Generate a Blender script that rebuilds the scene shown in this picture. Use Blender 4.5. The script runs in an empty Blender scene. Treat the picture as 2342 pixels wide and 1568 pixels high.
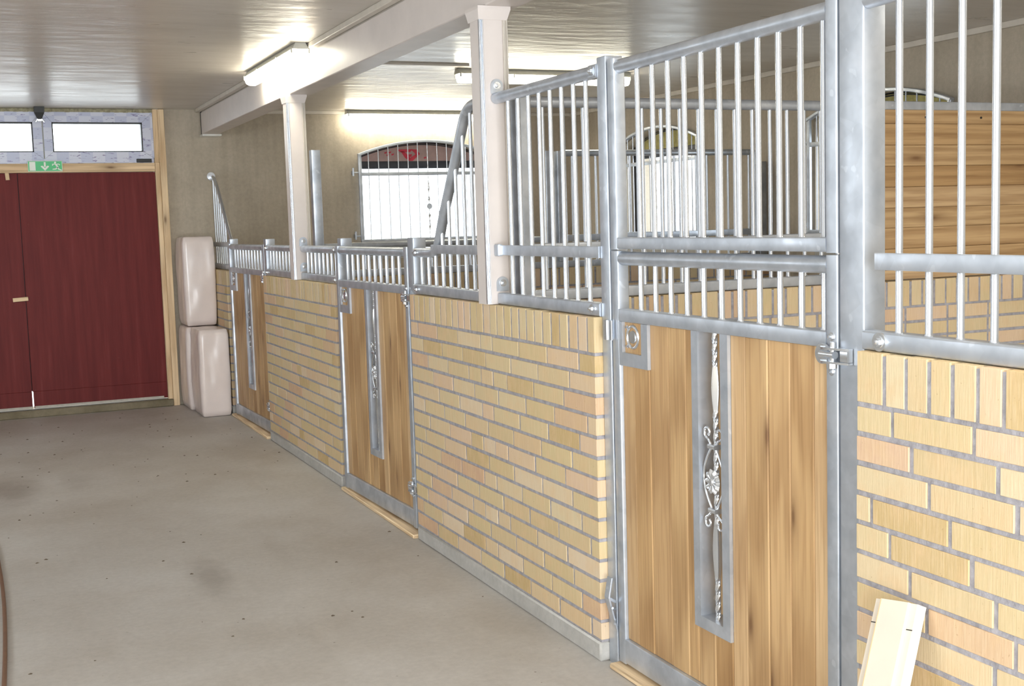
import bpy, math, random, bmesh
from mathutils import Vector, Matrix
random.seed(7)
S = bpy.context.scene
col = S.collection

# ---------------------------------------------------------------- camera, world, lights, exposure
FPX, YAW, PITCH, ROLL, CAMH, CAMD = 2781.3, .4135, .09844, -.02987, 1.4216, 1.7696
fw = Vector((math.sin(YAW)*math.cos(PITCH), math.cos(YAW)*math.cos(PITCH), -math.sin(PITCH)))
r0 = Vector((math.cos(YAW), -math.sin(YAW), 0)); u0 = r0.cross(fw)
rt = r0*math.cos(ROLL) + u0*math.sin(ROLL); up = -r0*math.sin(ROLL) + u0*math.cos(ROLL)
cd = bpy.data.cameras.new('camera'); cam = bpy.data.objects.new('camera', cd); col.objects.link(cam)
cd.sensor_width = 36; cd.lens = FPX/2342*36; cd.clip_start = .05; cd.clip_end = 200
M = Matrix((rt, up, -fw)).transposed().to_4x4(); M.translation = Vector((-CAMD, 0, CAMH))
cam.matrix_world = M; S.camera = cam

S.view_settings.view_transform = 'Standard'; S.view_settings.look = 'None'
S.view_settings.exposure = 0.34; S.view_settings.gamma = 1; S.view_settings.use_curve_mapping = False

w = bpy.data.worlds.new('world'); S.world = w; w.use_nodes = True
bg = w.node_tree.nodes['Background']; bg.inputs[0].default_value = (.86, .94, 1.0, 1); bg.inputs[1].default_value = 4.2

fl = bpy.data.lights.new('camera_flash', 'POINT'); fl.energy = 66; fl.color = (.82, .91, 1.0); fl.shadow_soft_size = .016
flo = bpy.data.objects.new('camera_flash', fl); col.objects.link(flo)
flo.location = Vector((-CAMD, 0, CAMH)) + Vector((.03, .02, .10))

# fill lights added out of view, and the big open entrance behind the photographer
def area(name, loc, rot, sx, sy, e, c):
    l = bpy.data.lights.new(name, 'AREA'); l.shape = 'RECTANGLE'; l.size = sx; l.size_y = sy; l.energy = e; l.color = c
    o = bpy.data.objects.new(name, l); col.objects.link(o); o.location = loc; o.rotation_euler = rot; return o
area('entrance_daylight', (-1.5, -2.75, 1.2), (math.radians(98), 0, 0), 3.2, 2.2, 105, (.83, .915, 1.0))
area('left_fill_light', (-4.15, 3.2, 1.7), (0, math.radians(-112), 0), 1.0, 2.6, 16, (.92, .96, 1.0))  # unseen fill light added from the left side
area('left_fill_light', (-4.15, 7.6, 1.7), (0, math.radians(-125), 0), 1.0, 2.6, 4, (.95, .97, 1.0))  # second added left fill, weaker and farther down the aisle
area('ceiling_fill_light', (-1.5, -2.6, .35), (math.radians(132), 0, 0), 3.2, .6, 125, (.96, .96, .95))  # uplight added just inside the entrance to brighten the ceiling
area('aisle_fill_light', (-.1, 1.0, 2.36), (0, 0, 0), .10, 1.25, 14, (1, .93, .78))  # fill light added over the near aisle, no lamp fitting there
area('stall_fill_light', (1.7, 1.6, 2.36), (0, 0, 0), 1.25, .10, 20, (1, .93, .78))  # fill light added over the near stall, no lamp fitting there
LAMP_EMIT = 18.0

# ---------------------------------------------------------------- materials
def mat(name):
    m = bpy.data.materials.new(name); m.use_nodes = True
    nt = m.node_tree; b = nt.nodes['Principled BSDF']; return m, nt, b
def N(nt, t, **k):
    n = nt.nodes.new(t)
    for a, v in k.items():
        if a == 'ins':
            for i, x in v.items(): n.inputs[i].default_value = x
        else: setattr(n, a, v)
    return n
def ramp(nt, src, stops, interp='LINEAR'):
    r = nt.nodes.new('ShaderNodeValToRGB'); e = r.color_ramp.elements
    r.color_ramp.interpolation = interp
    while len(e) < len(stops): e.new(.5)
    for i, (p, c) in enumerate(stops):
        e[i].position = p; e[i].color = (*c, 1) if len(c) == 3 else c
    nt.links.new(src, r.inputs[0]); return r.outputs[0]
def coords(nt, scale=(1, 1, 1), kind='Object', offset=None):
    tc = N(nt, 'ShaderNodeTexCoord'); mp = N(nt, 'ShaderNodeMapping'); mp.inputs['Scale'].default_value = scale
    nt.links.new(tc.outputs[kind], mp.inputs[0])
    if offset is not None: nt.links.new(offset, mp.inputs['Location'])
    return mp.outputs[0]
def noise(nt, vec, scale, detail=4, rough=.55, dist=0):
    n = N(nt, 'ShaderNodeTexNoise', ins={'Scale': scale, 'Detail': detail, 'Roughness': rough, 'Distortion': dist})
    nt.links.new(vec, n.inputs['Vector']); return n.outputs[0]
def mix(nt, f, a, b, mode='MIX'):
    m = N(nt, 'ShaderNodeMix', data_type='RGBA', blend_type=mode)
    for s, v in ((0, f), (6, a), (7, b)):
        if hasattr(v, 'is_output'): nt.links.new(v, m.inputs[s])
        else: m.inputs[s].default_value = v if s == 0 else ((*v, 1) if len(v) == 3 else v)
    return m.outputs[2]
def bump(nt, b, h, s, d=.01):
    n = N(nt, 'ShaderNodeBump', ins={'Strength': s, 'Distance': d}); nt.links.new(h, n.inputs['Height'])
    nt.links.new(n.outputs[0], b.inputs['Normal'])
def math_(nt, op, a, b=0.0):
    n = N(nt, 'ShaderNodeMath', operation=op)
    for i, v in enumerate((a, b)):
        if hasattr(v, 'is_output'): nt.links.new(v, n.inputs[i])
        else: n.inputs[i].default_value = v
    return n.outputs[0]
def plain(name, c, rough=.5, metal=0.0, var=.12, vs=30, bmp=0.0, **kw):
    m, nt, b = mat(name); v = coords(nt); n = noise(nt, v, vs)
    lo = tuple(x*(1-var) for x in c); hi = tuple(min(1, x*(1+var)) for x in c)
    nt.links.new(ramp(nt, n, [(.3, lo), (.7, hi)]), b.inputs['Base Color'])
    b.inputs['Roughness'].default_value = rough; b.inputs['Metallic'].default_value = metal
    if bmp: bump(nt, b, n, bmp)
    for k, x in kw.items(): b.inputs[k].default_value = x
    return m

def galv(name, tone=1.0, rough=.36, metal=.70, bm=True):
    m, nt, b = mat(name); v = coords(nt)
    vo = N(nt, 'ShaderNodeTexVoronoi', ins={'Scale': 26.0}); nt.links.new(v, vo.inputs['Vector'])
    n1 = noise(nt, v, 9, 3); n2 = noise(nt, v, 60, 2)
    c1 = ramp(nt, n1, [(.3, tuple(tone*x for x in (.43, .465, .52))), (.5, tuple(tone*x for x in (.53, .57, .63))), (.75, tuple(tone*x for x in (.67, .71, .78)))])
    g = N(nt, 'ShaderNodeSeparateColor'); nt.links.new(vo.outputs['Color'], g.inputs[0])
    c2 = ramp(nt, g.outputs[0], [(0, (.82, .82, .82)), (1, (1.1, 1.1, 1.1))])
    nt.links.new(mix(nt, ramp(nt, noise(nt, v, 24, 2, .4), [(.70, (0, 0, 0)), (.73, (.5, .5, .5))]), mix(nt, .28, c1, c2, 'MULTIPLY'), (.72, .76, .82)), b.inputs['Base Color'])
    b.inputs['Metallic'].default_value = metal
    nt.links.new(ramp(nt, n1, [(.3, (rough+.12,)*3), (.7, (rough-.05,)*3)]), b.inputs['Roughness'])
    if bm: bump(nt, b, n2, .06, .001)
    return m
GALV = galv('galvanised steel'); BRIGHT = plain('bright zinc', (.60, .63, .68), .27, .80, .02, 3)
CHROME = plain('polished zinc', (.72, .75, .79), .24, .85, .03, 5)

def brick_mat():
    m, nt, b = mat('yellow brick'); g = N(nt, 'ShaderNodeNewGeometry'); rnd = g.outputs['Random Per Island']
    base = ramp(nt, rnd, [(0, (.62, .495, .295)), (.12, (.585, .45, .245)), (.24, (.65, .535, .345)), (.36, (.52, .37, .175)), (.46, (.625, .495, .305)),
        (.58, (.655, .47, .325)), (.70, (.60, .475, .26)), (.82, (.68, .545, .385)), (.90, (.58, .37, .24)), (1.0, (.635, .50, .29))])
    cmb = N(nt, 'ShaderNodeCombineXYZ'); nt.links.new(math_(nt, 'MULTIPLY', rnd, 37), cmb.inputs[0]); nt.links.new(math_(nt, 'MULTIPLY', rnd, 91), cmb.inputs[1])
    v = coords(nt, (1, 1, 1), 'Object', cmb.outputs[0]); vs = coords(nt, (60, 60, 4), 'Object', cmb.outputs[0])
    n1 = noise(nt, v, 14, 3); n2 = noise(nt, vs, 3.5, 3); n3 = noise(nt, v, 130, 2)
    c = mix(nt, ramp(nt, n1, [(.45, (0, 0, 0)), (.7, (.55, .55, .55))]), base, (.66, .46, .26))
    c = mix(nt, ramp(nt, n2, [(.4, (0, 0, 0)), (.75, (.3, .3, .3))]), c, (.82, .66, .45))
    c = mix(nt, ramp(nt, n3, [(.70, (0, 0, 0)), (.78, (.5, .5, .5))]), c, (.33, .2, .1))
    nt.links.new(c, b.inputs['Base Color']); b.inputs['Roughness'].default_value = .85; b.inputs['Specular IOR Level'].default_value = .2
    bump(nt, b, n2, .35, .002); return m
BRICK = brick_mat()
MORTAR = plain('grey mortar', (.34, .325, .345), .95, 0, .22, 45, .4)

def wood(name, axis, stops, knots=True, rough=.5, gs=1.0):
    m, nt, b = mat(name); g = N(nt, 'ShaderNodeNewGeometry'); rnd = g.outputs['Random Per Island']
    cmb = N(nt, 'ShaderNodeCombineXYZ')
    for i, k in enumerate((53, 31, 17)): nt.links.new(math_(nt, 'MULTIPLY', rnd, k), cmb.inputs[i])
    sc = [9*gs, 9*gs, 9*gs]; sc[axis] = .9*gs
    fine = [95*gs, 95*gs, 95*gs]; fine[axis] = 3.0*gs
    big = [5, 5, 5]; big[axis] = .7
    v = coords(nt, tuple(sc), 'Object', cmb.outputs[0]); vf = coords(nt, tuple(fine), 'Object', cmb.outputs[0]); vb = coords(nt, tuple(big), 'Object', cmb.outputs[0])
    wv = N(nt, 'ShaderNodeTexWave', wave_type='RINGS', rings_direction='X', ins={'Scale': 1.1, 'Distortion': 3.0, 'Detail': 3.0, 'Detail Scale': 1.4, 'Detail Roughness': .6})
    nt.links.new(v, wv.inputs[0]); n1 = wv.outputs[1]; n2 = noise(nt, vf, 1, 3); n3 = noise(nt, vb, 1.6, 3)
    base = ramp(nt, rnd, stops)
    f1 = ramp(nt, n1, [(.1, (.80, .74, .68)), (.6, (1.02, 1.02, 1.02)), (1, (1.1, 1.1, 1.1))])
    f2 = ramp(nt, n2, [(.36, (.78, .73, .68)), (.50, (.98, .97, .96)), (.7, (1.06, 1.06, 1.06))])
    f3 = ramp(nt, n3, [(.30, (.84, .79, .73)), (.5, (1, 1, 1)), (.75, (1.07, 1.07, 1.08))])
    c = mix(nt, .75, base, f1, 'MULTIPLY'); c = mix(nt, .8, c, f2, 'MULTIPLY'); c = mix(nt, .85, c, f3, 'MULTIPLY')
    if knots:
        ks = [7.5, .4, 7.5]; ks[axis] = 2.2
        vk = coords(nt, tuple(ks), 'Object', cmb.outputs[0]); vo = N(nt, 'ShaderNodeTexVoronoi', voronoi_dimensions='2D', ins={'Scale': .8, 'Randomness': 1.0})
        sp_ = N(nt, 'ShaderNodeSeparateXYZ'); nt.links.new(vk, sp_.inputs[0]); cb_ = N(nt, 'ShaderNodeCombineXYZ'); wob_ = noise(nt, vf, .12, 2)
        nt.links.new(math_(nt, 'ADD', sp_.outputs[0], math_(nt, 'MULTIPLY', wob_, .25)), cb_.inputs[0]); nt.links.new(sp_.outputs[2], cb_.inputs[1]); nt.links.new(cb_.outputs[0], vo.inputs['Vector'])
        k = ramp(nt, vo.outputs['Distance'], [(.02, (.85, .85, .85)), (.06, (.50, .50, .50)), (.10, (.28, .28, .28)), (.24, (0, 0, 0))])
        gs_ = N(nt, 'ShaderNodeSeparateColor'); nt.links.new(vo.outputs['Color'], gs_.inputs[0]); gate = math_(nt, 'GREATER_THAN', gs_.outputs[1], .58); c = mix(nt, math_(nt, 'MULTIPLY', k, gate), c, (.14, .062, .022))
    nt.links.new(c, b.inputs['Base Color']); b.inputs['Roughness'].default_value = rough
    bump(nt, b, n2, .12, .001); return m
OAKS = [(0, (.47, .295, .135)), (.2, (.56, .375, .19)), (.4, (.405, .235, .095)), (.6, (.63, .44, .245)), (.8, (.45, .275, .12)), (1, (.56, .365, .18))]
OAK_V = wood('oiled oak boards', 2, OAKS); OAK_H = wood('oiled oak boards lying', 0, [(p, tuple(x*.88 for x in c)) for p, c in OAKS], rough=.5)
PINE = [(0, (.80, .60, .37)), (1, (.84, .66, .43))]
RAW = plain('raw planed pine', (.70, .63, .53), .6, 0, .035, 8)
PINE_V = wood('pale pine', 2, PINE, True, .6, .8); PINE_Y = wood('pale pine along', 1, PINE, True, .6, .8); PINE_X = wood('pale pine across', 0, PINE, True, .6, .8)

def concrete(name, lo, hi, rough=.8, sc=2.2, bmp=.25, formwork=False):
    m, nt, b = mat(name); v = coords(nt); n1 = noise(nt, v, sc, 6, .62); n2 = noise(nt, v, 38, 4, .7)
    c = ramp(nt, n1, [(.32, lo), (.68, hi)])
    c = mix(nt, .5, c, ramp(nt, n2, [(.3, (.80, .80, .79)), (.65, (1.07, 1.07, 1.06))]), 'MULTIPLY')
    if formwork:
        vz = coords(nt, (9, 9, .5)); n3 = noise(nt, vz, 1.5, 3)
        c = mix(nt, .5, c, ramp(nt, n3, [(.35, (.86, .85, .83)), (.6, (1.06, 1.06, 1.06))]), 'MULTIPLY')
    nt.links.new(c, b.inputs['Base Color']); b.inputs['Roughness'].default_value = rough
    bump(nt, b, n2, bmp, .004); return m, nt, b, c
WALL = concrete('bare concrete wall', (.41, .355, .28), (.52, .455, .365), .85, 1.6, .3, True)[0]
SILL = concrete('dirty concrete sill', (.17, .14, .085), (.26, .22, .15), .9, 5, .5)[0]
PLINTH = concrete('concrete plinth', (.40, .385, .36), (.50, .485, .46), .85, 6, .5)[0]

def floor_mat():
    m, nt, b, c = concrete('power floated concrete', (.41, .375, .335), (.535, .515, .49), .55, 1.1, .12)
    tc = N(nt, 'ShaderNodeTexCoord'); sep = N(nt, 'ShaderNodeSeparateXYZ'); nt.links.new(tc.outputs['Object'], sep.inputs[0])
    wob = noise(nt, tc.outputs['Object'], 5, 3)
    for (sx, sy, rx, ry, k) in ((-.957, 5.01, .13, .42, .42), (-1.66, 7.35, .22, .6, .42), (-1.30, 7.45, .18, .35, .25), (-.62, 5.35, .08, .4, .16)):
        dx = math_(nt, 'DIVIDE', math_(nt, 'SUBTRACT', sep.outputs[0], sx), rx); dy = math_(nt, 'DIVIDE', math_(nt, 'SUBTRACT', sep.outputs[1], sy), ry)
        d = math_(nt, 'SQRT', math_(nt, 'ADD', math_(nt, 'MULTIPLY', dx, dx), math_(nt, 'MULTIPLY', dy, dy)))
        d = math_(nt, 'ADD', d, math_(nt, 'MULTIPLY', math_(nt, 'SUBTRACT', wob, .5), .9))
        f = math_(nt, 'MULTIPLY', ramp(nt, d, [(.1, (1, 1, 1)), (1.0, (0, 0, 0))], 'EASE'), k)
        c = mix(nt, f, c, (.15, .115, .085))
    # dust tracks and small specks
    v = coords(nt, (1.0, .35, 1)); n = noise(nt, v, 6, 5, .7)
    c = mix(nt, ramp(nt, n, [(.52, (0, 0, 0)), (.72, (.28, .28, .28))]), c, (.58, .55, .51))
    n = noise(nt, coords(nt), 55, 1); c = mix(nt, ramp(nt, n, [(.775, (0, 0, 0)), (.80, (.8, .8, .8))]), c, (.17, .14, .11))
    nt.links.new(c, b.inputs['Base Color']); return m
FLOOR = floor_mat()

def ceil_mat():
    m, nt, b = mat('coated ceiling boards'); v = coords(nt, (1, 4.0, 1)); n1 = noise(nt, v, 1.7, 5, .6); n2 = noise(nt, coords(nt, (2, 9, 1)), 1.2, 3)
    c = ramp(nt, n1, [(.3, (.54, .495, .44)), (.7, (.64, .595, .54))])
    tc = N(nt, 'ShaderNodeTexCoord'); sep = N(nt, 'ShaderNodeSeparateXYZ'); nt.links.new(tc.outputs['Object'], sep.inputs[0])
    jm = math_(nt, 'PINGPONG', math_(nt, 'ADD', sep.outputs[1], -6.98+12.2), 1.22)
    c = mix(nt, math_(nt, 'MULTIPLY', math_(nt, 'LESS_THAN', jm, .004), .45), c, (.72, .68, .6))
    n3 = noise(nt, coords(nt), 42, 1); c = mix(nt, ramp(nt, n3, [(.765, (0, 0, 0)), (.79, (.7, .7, .7))]), c, (.75, .72, .66))
    nt.links.new(c, b.inputs['Base Color']); nt.links.new(ramp(nt, n2, [(.3, (.27,)*3), (.7, (.38,)*3)]), b.inputs['Roughness'])
    b.inputs['Specular IOR Level'].default_value = .75
    bump(nt, b, noise(nt, coords(nt, (1.6, 4, 1)), 2.4, 3), .22, .02); return m
CEIL = ceil_mat()
PAINT = plain('pale pinkish paint', (.69, .63, .60), .38, 0, .05, 6)
TRIM = plain('off white trim', (.62, .57, .50), .5, 0, .08, 10)
FOIL = plain('bale plastic', (.80, .70, .66), .22, 0, .05, 5, .0)
RED = None
def red_mat():
    m, nt, b = mat('red film faced plywood'); v = coords(nt, (14, 14, .8)); n = noise(nt, v, 1.6, 5, .65); n2 = noise(nt, coords(nt), 60, 2)
    c = ramp(nt, n, [(.3, (.115, .013, .013)), (.6, (.165, .022, .020)), (.8, (.20, .040, .038))])
    c = mix(nt, ramp(nt, n2, [(.74, (0, 0, 0)), (.8, (.4, .4, .4))]), c, (.4, .25, .2))
    nt.links.new(c, b.inputs['Base Color']); b.inputs['Roughness'].default_value = .5; b.inputs['Specular IOR Level'].default_value = .18; return m
RED = red_mat()
def film_mat():
    m, nt, b = mat('printed protective film'); tc = N(nt, 'ShaderNodeTexCoord')
    ck = N(nt, 'ShaderNodeTexChecker', ins={'Scale': 11.0, 'Color1': (.62, .64, .76, 1), 'Color2': (.50, .53, .69, 1)}); nt.links.new(tc.outputs['Object'], ck.inputs[0])
    n = noise(nt, coords(nt, (.55, 1, 2.6)), 40, 3); c = mix(nt, ramp(nt, n, [(.63, (0, 0, 0)), (.655, (.8, .8, .8))]), ck.outputs[0], (.16, .12, .32))
    nt.links.new(c, b.inputs['Base Color']); b.inputs['Roughness'].default_value = .3; return m
FILM = film_mat()
BLACK = plain('black rubber', (.012, .012, .012), .5); DARK = plain('dark frame', (.02, .022, .03), .4)
WHITEPL = plain('white plastic', (.75, .74, .70), .4, 0, .04); GREYPL = plain('grey housing', (.40, .40, .36), .45, 0, .06)
GREEN = plain('sign green', (.03, .50, .15), .35, 0, .03); SIGNW = plain('sign white', (.80, .84, .74), .35, 0, .03)
BOARD = plain('pinkish board', (.40, .27, .25), .6, 0, .08, 20); REDINK = plain('red ink', (.55, .03, .06), .5, 0, .05)
WOOL = plain('yellow mineral wool', (.48, .42, .16), .95, 0, .3, 18, .5); SEALM = plain('pale sealing strip', (.50, .46, .40), .5)
HOSE = plain('brown rubber hose', (.16, .075, .035), .5); CRUMB = plain('dry dirt', (.12, .09, .06), .9)
SNOW = plain('pale ground outside', (.72, .72, .70), .9, 0, .06, 3)
def glass_mat():
    m, nt, b = mat('window glass'); out = nt.nodes['Material Output']
    t = N(nt, 'ShaderNodeBsdfTransparent'); gl = N(nt, 'ShaderNodeBsdfGlossy', ins={'Roughness': .03}); mx = N(nt, 'ShaderNodeMixShader', ins={0: .06})
    nt.links.new(t.outputs[0], mx.inputs[1]); nt.links.new(gl.outputs[0], mx.inputs[2]); nt.links.new(mx.outputs[0], out.inputs[0]); return m
GLASS = glass_mat()
def emit_mat(name, c, s):
    m, nt, b = mat(name); b.inputs['Base Color'].default_value = (.9, .9, .9, 1); b.inputs['Emission Color'].default_value = (*c, 1); b.inputs['Emission Strength'].default_value = s; return m
TUBE = emit_mat('lit diffuser', (1, .94, .76), LAMP_EMIT)

# ---------------------------------------------------------------- mesh builder
def chamfer_template():
    bm = bmesh.new(); bmesh.ops.create_cube(bm, size=2); bmesh.ops.bevel(bm, geom=bm.edges[:], offset=.5, segments=1, affect='EDGES', profile=.5)
    bmesh.ops.recalc_face_normals(bm, faces=bm.faces); bm.verts.ensure_lookup_table()
    v = [tuple(x.co) for x in bm.verts]; f = [tuple(y.index for y in x.verts) for x in bm.faces]; bm.free(); return v, f
CT = chamfer_template()
class MB:
    def __init__(s): s.v = []; s.f = []; s.off = Vector((0, 0, 0))
    def add(s, vs, fs):
        n = len(s.v); s.v += [tuple(x) for x in vs]; s.f += [tuple(i+n for i in f) for f in fs]; return s
    def box(s, x0, x1, y0, y1, z0, z1, c=0.0):
        cx, cy, cz = (x0+x1)/2, (y0+y1)/2, (z0+z1)/2; h = (abs(x1-x0)/2, abs(y1-y0)/2, abs(z1-z0)/2)
        if c <= 0:
            v = [(cx+a*h[0], cy+b*h[1], cz+d*h[2]) for a in (-1, 1) for b in (-1, 1) for d in (-1, 1)]
            return s.add(v, [(0, 1, 3, 2), (4, 6, 7, 5), (0, 4, 5, 1), (2, 3, 7, 6), (0, 2, 6, 4), (1, 5, 7, 3)])
        c = min(c, min(h)*.9)
        def mp(t, hh): return math.copysign(hh if abs(t) > .9 else hh-c, t)
        return s.add([(cx+mp(a, h[0]), cy+mp(b, h[1]), cz+mp(d, h[2])) for a, b, d in CT[0]], CT[1])
    def prism(s, pts, d):            # pts: closed polygon of Vectors, extruded by d
        n = len(pts); d = Vector(d); v = [Vector(p) for p in pts] + [Vector(p)+d for p in pts]
        return s.add(v, [tuple(range(n))[::-1], tuple(range(n, 2*n))] + [(i, (i+1) % n, n+(i+1) % n, n+i) for i in range(n)])
    def tube(s, path, r, seg=12, caps=True, flat=None):
        P = [Vector(p) for p in path]; n = len(P); rings = []; prev = None
        R = r if isinstance(r, (list, tuple)) else [r]*n
        for i in range(n):
            t = (P[min(i+1, n-1)]-P[max(i-1, 0)]).normalized()
            a = prev if prev is not None else (Vector((0, 0, 1)) if abs(t.z) < .9 else Vector((1, 0, 0)))
            b = t.cross(a).normalized(); a = b.cross(t).normalized(); prev = a
            rings.append([P[i] + (a*math.cos(2*math.pi*k/seg) + b*math.sin(2*math.pi*k/seg))*R[i] for k in range(seg)])
        v = [x for g in rings for x in g]; f = []
        for i in range(n-1):
            for k in range(seg): f.append((i*seg+k, i*seg+(k+1) % seg, (i+1)*seg+(k+1) % seg, (i+1)*seg+k))
        if caps: f += [tuple(range(seg))[::-1], tuple(range((n-1)*seg, n*seg))]
        return s.add(v, f)
    def rbar(s, p0, p1, w, h, rad=.004, upv=(0, 0, 1), seg=3):      # rounded rectangular bar from p0 to p1; w across, h along upv
        p0, p1 = Vector(p0), Vector(p1); t = (p1-p0).normalized(); u = Vector(upv); a = t.cross(u).normalized(); u = a.cross(t).normalized(); pr = []
        for (sx, sy, a0) in ((1, 1, 0), (-1, 1, 90), (-1, -1, 180), (1, -1, 270)):
            for k in range(seg+1):
                an = math.radians(a0+90*k/seg); pr.append((sx*(w/2-rad)+rad*math.cos(an), sy*(h/2-rad)+rad*math.sin(an)))
        n = len(pr); v = [p0+a*x+u*y for x, y in pr]+[p1+a*x+u*y for x, y in pr]
        return s.add(v, [tuple(range(n))[::-1], tuple(range(n, 2*n))]+[(i, (i+1) % n, n+(i+1) % n, n+i) for i in range(n)])
    def torus(s, c, R, r, nrm, S1=28, S2=8, squash=1.0):
        c = Vector(c); n = Vector(nrm).normalized(); a = n.orthogonal().normalized(); b = n.cross(a); v = []; f = []
        for i in range(S1):
            t = 2*math.pi*i/S1; d = a*math.cos(t)+b*math.sin(t)
            for k in range(S2):
                q = 2*math.pi*k/S2; v.append(c+d*(R+r*math.cos(q))+n*r*math.sin(q)*squash)
        for i in range(S1):
            for k in range(S2): f.append((i*S2+k, ((i+1) % S1)*S2+k, ((i+1) % S1)*S2+(k+1) % S2, i*S2+(k+1) % S2))
        return s.add(v, f)
    def bolt(s, p, n, r=.009, h=.007):
        p, n = Vector(p), Vector(n).normalized(); s.tube([p, p+n*h*.35], r*1.5, 14); s.tube([p+n*h*.35, p+n*h], r, 6); s.tube([p+n*h, p+n*(h+.006)], [r*.55, r*.45], 8); return s
    def build(s, name, m, parent=None, ang=38, smooth=True):
        me = bpy.data.meshes.new(name); me.from_pydata(s.v, [], s.f); me.materials.append(m)
        bm = bmesh.new(); bm.from_mesh(me); bmesh.ops.recalc_face_normals(bm, faces=bm.faces); bm.to_mesh(me); bm.free()
        if smooth:
            me.polygons.foreach_set('use_smooth', [True]*len(me.polygons)); me.set_sharp_from_angle(angle=math.radians(ang))
        me.update(); o = bpy.data.objects.new(name, me); col.objects.link(o)
        if parent is not None:
            o.parent = parent
        return o
def tag(o, label, cat, group=None, kind=None):
    o['label'] = label; o['category'] = cat
    if group: o['group'] = group
    if kind: o['kind'] = kind
    return o
def thing(name, label, cat, loc=(0, 0, 0), rz=0, group=None):
    o = bpy.data.objects.new(name, None); col.objects.link(o); o.location = loc; o.rotation_euler = (0, 0, rz); o.empty_display_size = .1
    return tag(o, label, cat, group)
def shift(mb, o):       # put world-built geometry into the local frame of thing o (no rotation)
    L = o.location; mb.v = [(x-L.x, y-L.y, z-L.z) for x, y, z in mb.v]; return mb
def part(mb, name, m, o, label=None, **k):
    p = shift(mb, o).build(name, m, o, **k)
    if label: p['label'] = label
    return p
def sub(mb, name, m, o, par, label=None):
    p = shift(mb, o).build(name, m, par)
    if label: p['label'] = label
    return p
def struct(mb, name, m, label=None, **k):
    o = mb.build(name, m, **k); o['kind'] = 'structure'
    if label: o['label'] = label
    return o

# ---------------------------------------------------------------- the building shell
XR, YB, ZC, XL, YF = 3.42, 10.31, 2.423, -4.2, -2.9
struct(MB().box(XL-.3, XR+.3, YF-.3, YB+.35, -.12, 0), 'floor', FLOOR)
struct(MB().box(XL-.3, XR+.3, YF-.3, YB+.35, ZC, ZC+.15), 'ceiling', CEIL)
rear = MB().box(XL, -3.2, YF-.25, YF, 0, ZC); rear.box(.2, XR, YF-.25, YF, 0, ZC); rear.box(-3.2, .2, YF-.25, YF, 2.3, ZC)
struct(rear, 'wall_rear', WALL)

def arch_z(u, ua, ub, zs, za): c = (ua+ub)/2; h = (ub-ua)/2; return zs+(za-zs)*(1-((u-c)/h)**2)
def wall_panel(mb, axis, c0, c1, u0, u1, z0, z1, ops):
    def bx(ua, ub, za, zb):
        if ub-ua < 1e-5 or zb-za < 1e-5: return
        if axis == 'Y': mb.box(ua, ub, c0, c1, za, zb)
        else: mb.box(c0, c1, ua, ub, za, zb)
    cur = u0
    for (ua, ub, zb, zs, za) in sorted(ops):
        bx(cur, ua, z0, z1); bx(ua, ub, z0, zb)
        n = 24
        pts = [(ub-(ub-ua)*i/n) for i in range(n+1)]
        poly = [(ua, z1), (ub, z1)] + [(u, arch_z(u, ua, ub, zs, za)) for u in pts]
        V = [Vector((u, c0, z)) if axis == 'Y' else Vector((c0, u, z)) for u, z in poly]
        mb.prism(V, (0, c1-c0, 0) if axis == 'Y' else (c1-c0, 0, 0))
        cur = ub
    bx(cur, u1, z0, z1)
WB = (1.345, 2.60, 1.165, 2.035, 2.165); WIN_B = (5.44, 6.69, 1.165, 2.03, 2.16); WIN_A = (8.09, 9.34, 1.165, 2.03, 2.16)
wb = MB(); wall_panel(wb, 'Y', YB, YB+.3, -.285, XR+.3, 0, ZC, [WB]); wb.box(XL, -2.56, YB, YB+.3, 0, ZC)
struct(wb, 'wall_back', WALL, smooth=False)
wr = MB(); wall_panel(wr, 'X', XR, XR+.3, YF, YB, 0, ZC, [WIN_B, WIN_A]); struct(wr, 'wall_right', WALL, smooth=False)
wl = MB(); wall_panel(wl, 'X', XL-.25, XL, YF, YB+.3, 0, ZC, [(1.9, 4.5, 1.23, 2.17, 2.171), (6.3, 8.9, 1.26, 2.14, 2.141)]); struct(wl, 'wall_left', WALL, smooth=False)  # unseen window openings added to go with the left fill lights
struct(MB().box(-60, 60, -60, 60, -.35, -.30), 'ground', SNOW, 'pale open ground outside the stable')

# trims at the ceiling
struct(MB().box(-.040, -.004, YF, YB-.08, ZC-.030, ZC, .003), 'trim_1', TRIM)
struct(MB().box(.15, XR, YB-.022, YB, ZC-.030, ZC, .003), 'trim_2', TRIM)
struct(MB().box(XR-.022, XR, YF, YB-.022, ZC-.036, ZC, .003), 'trim_3', TRIM)

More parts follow.
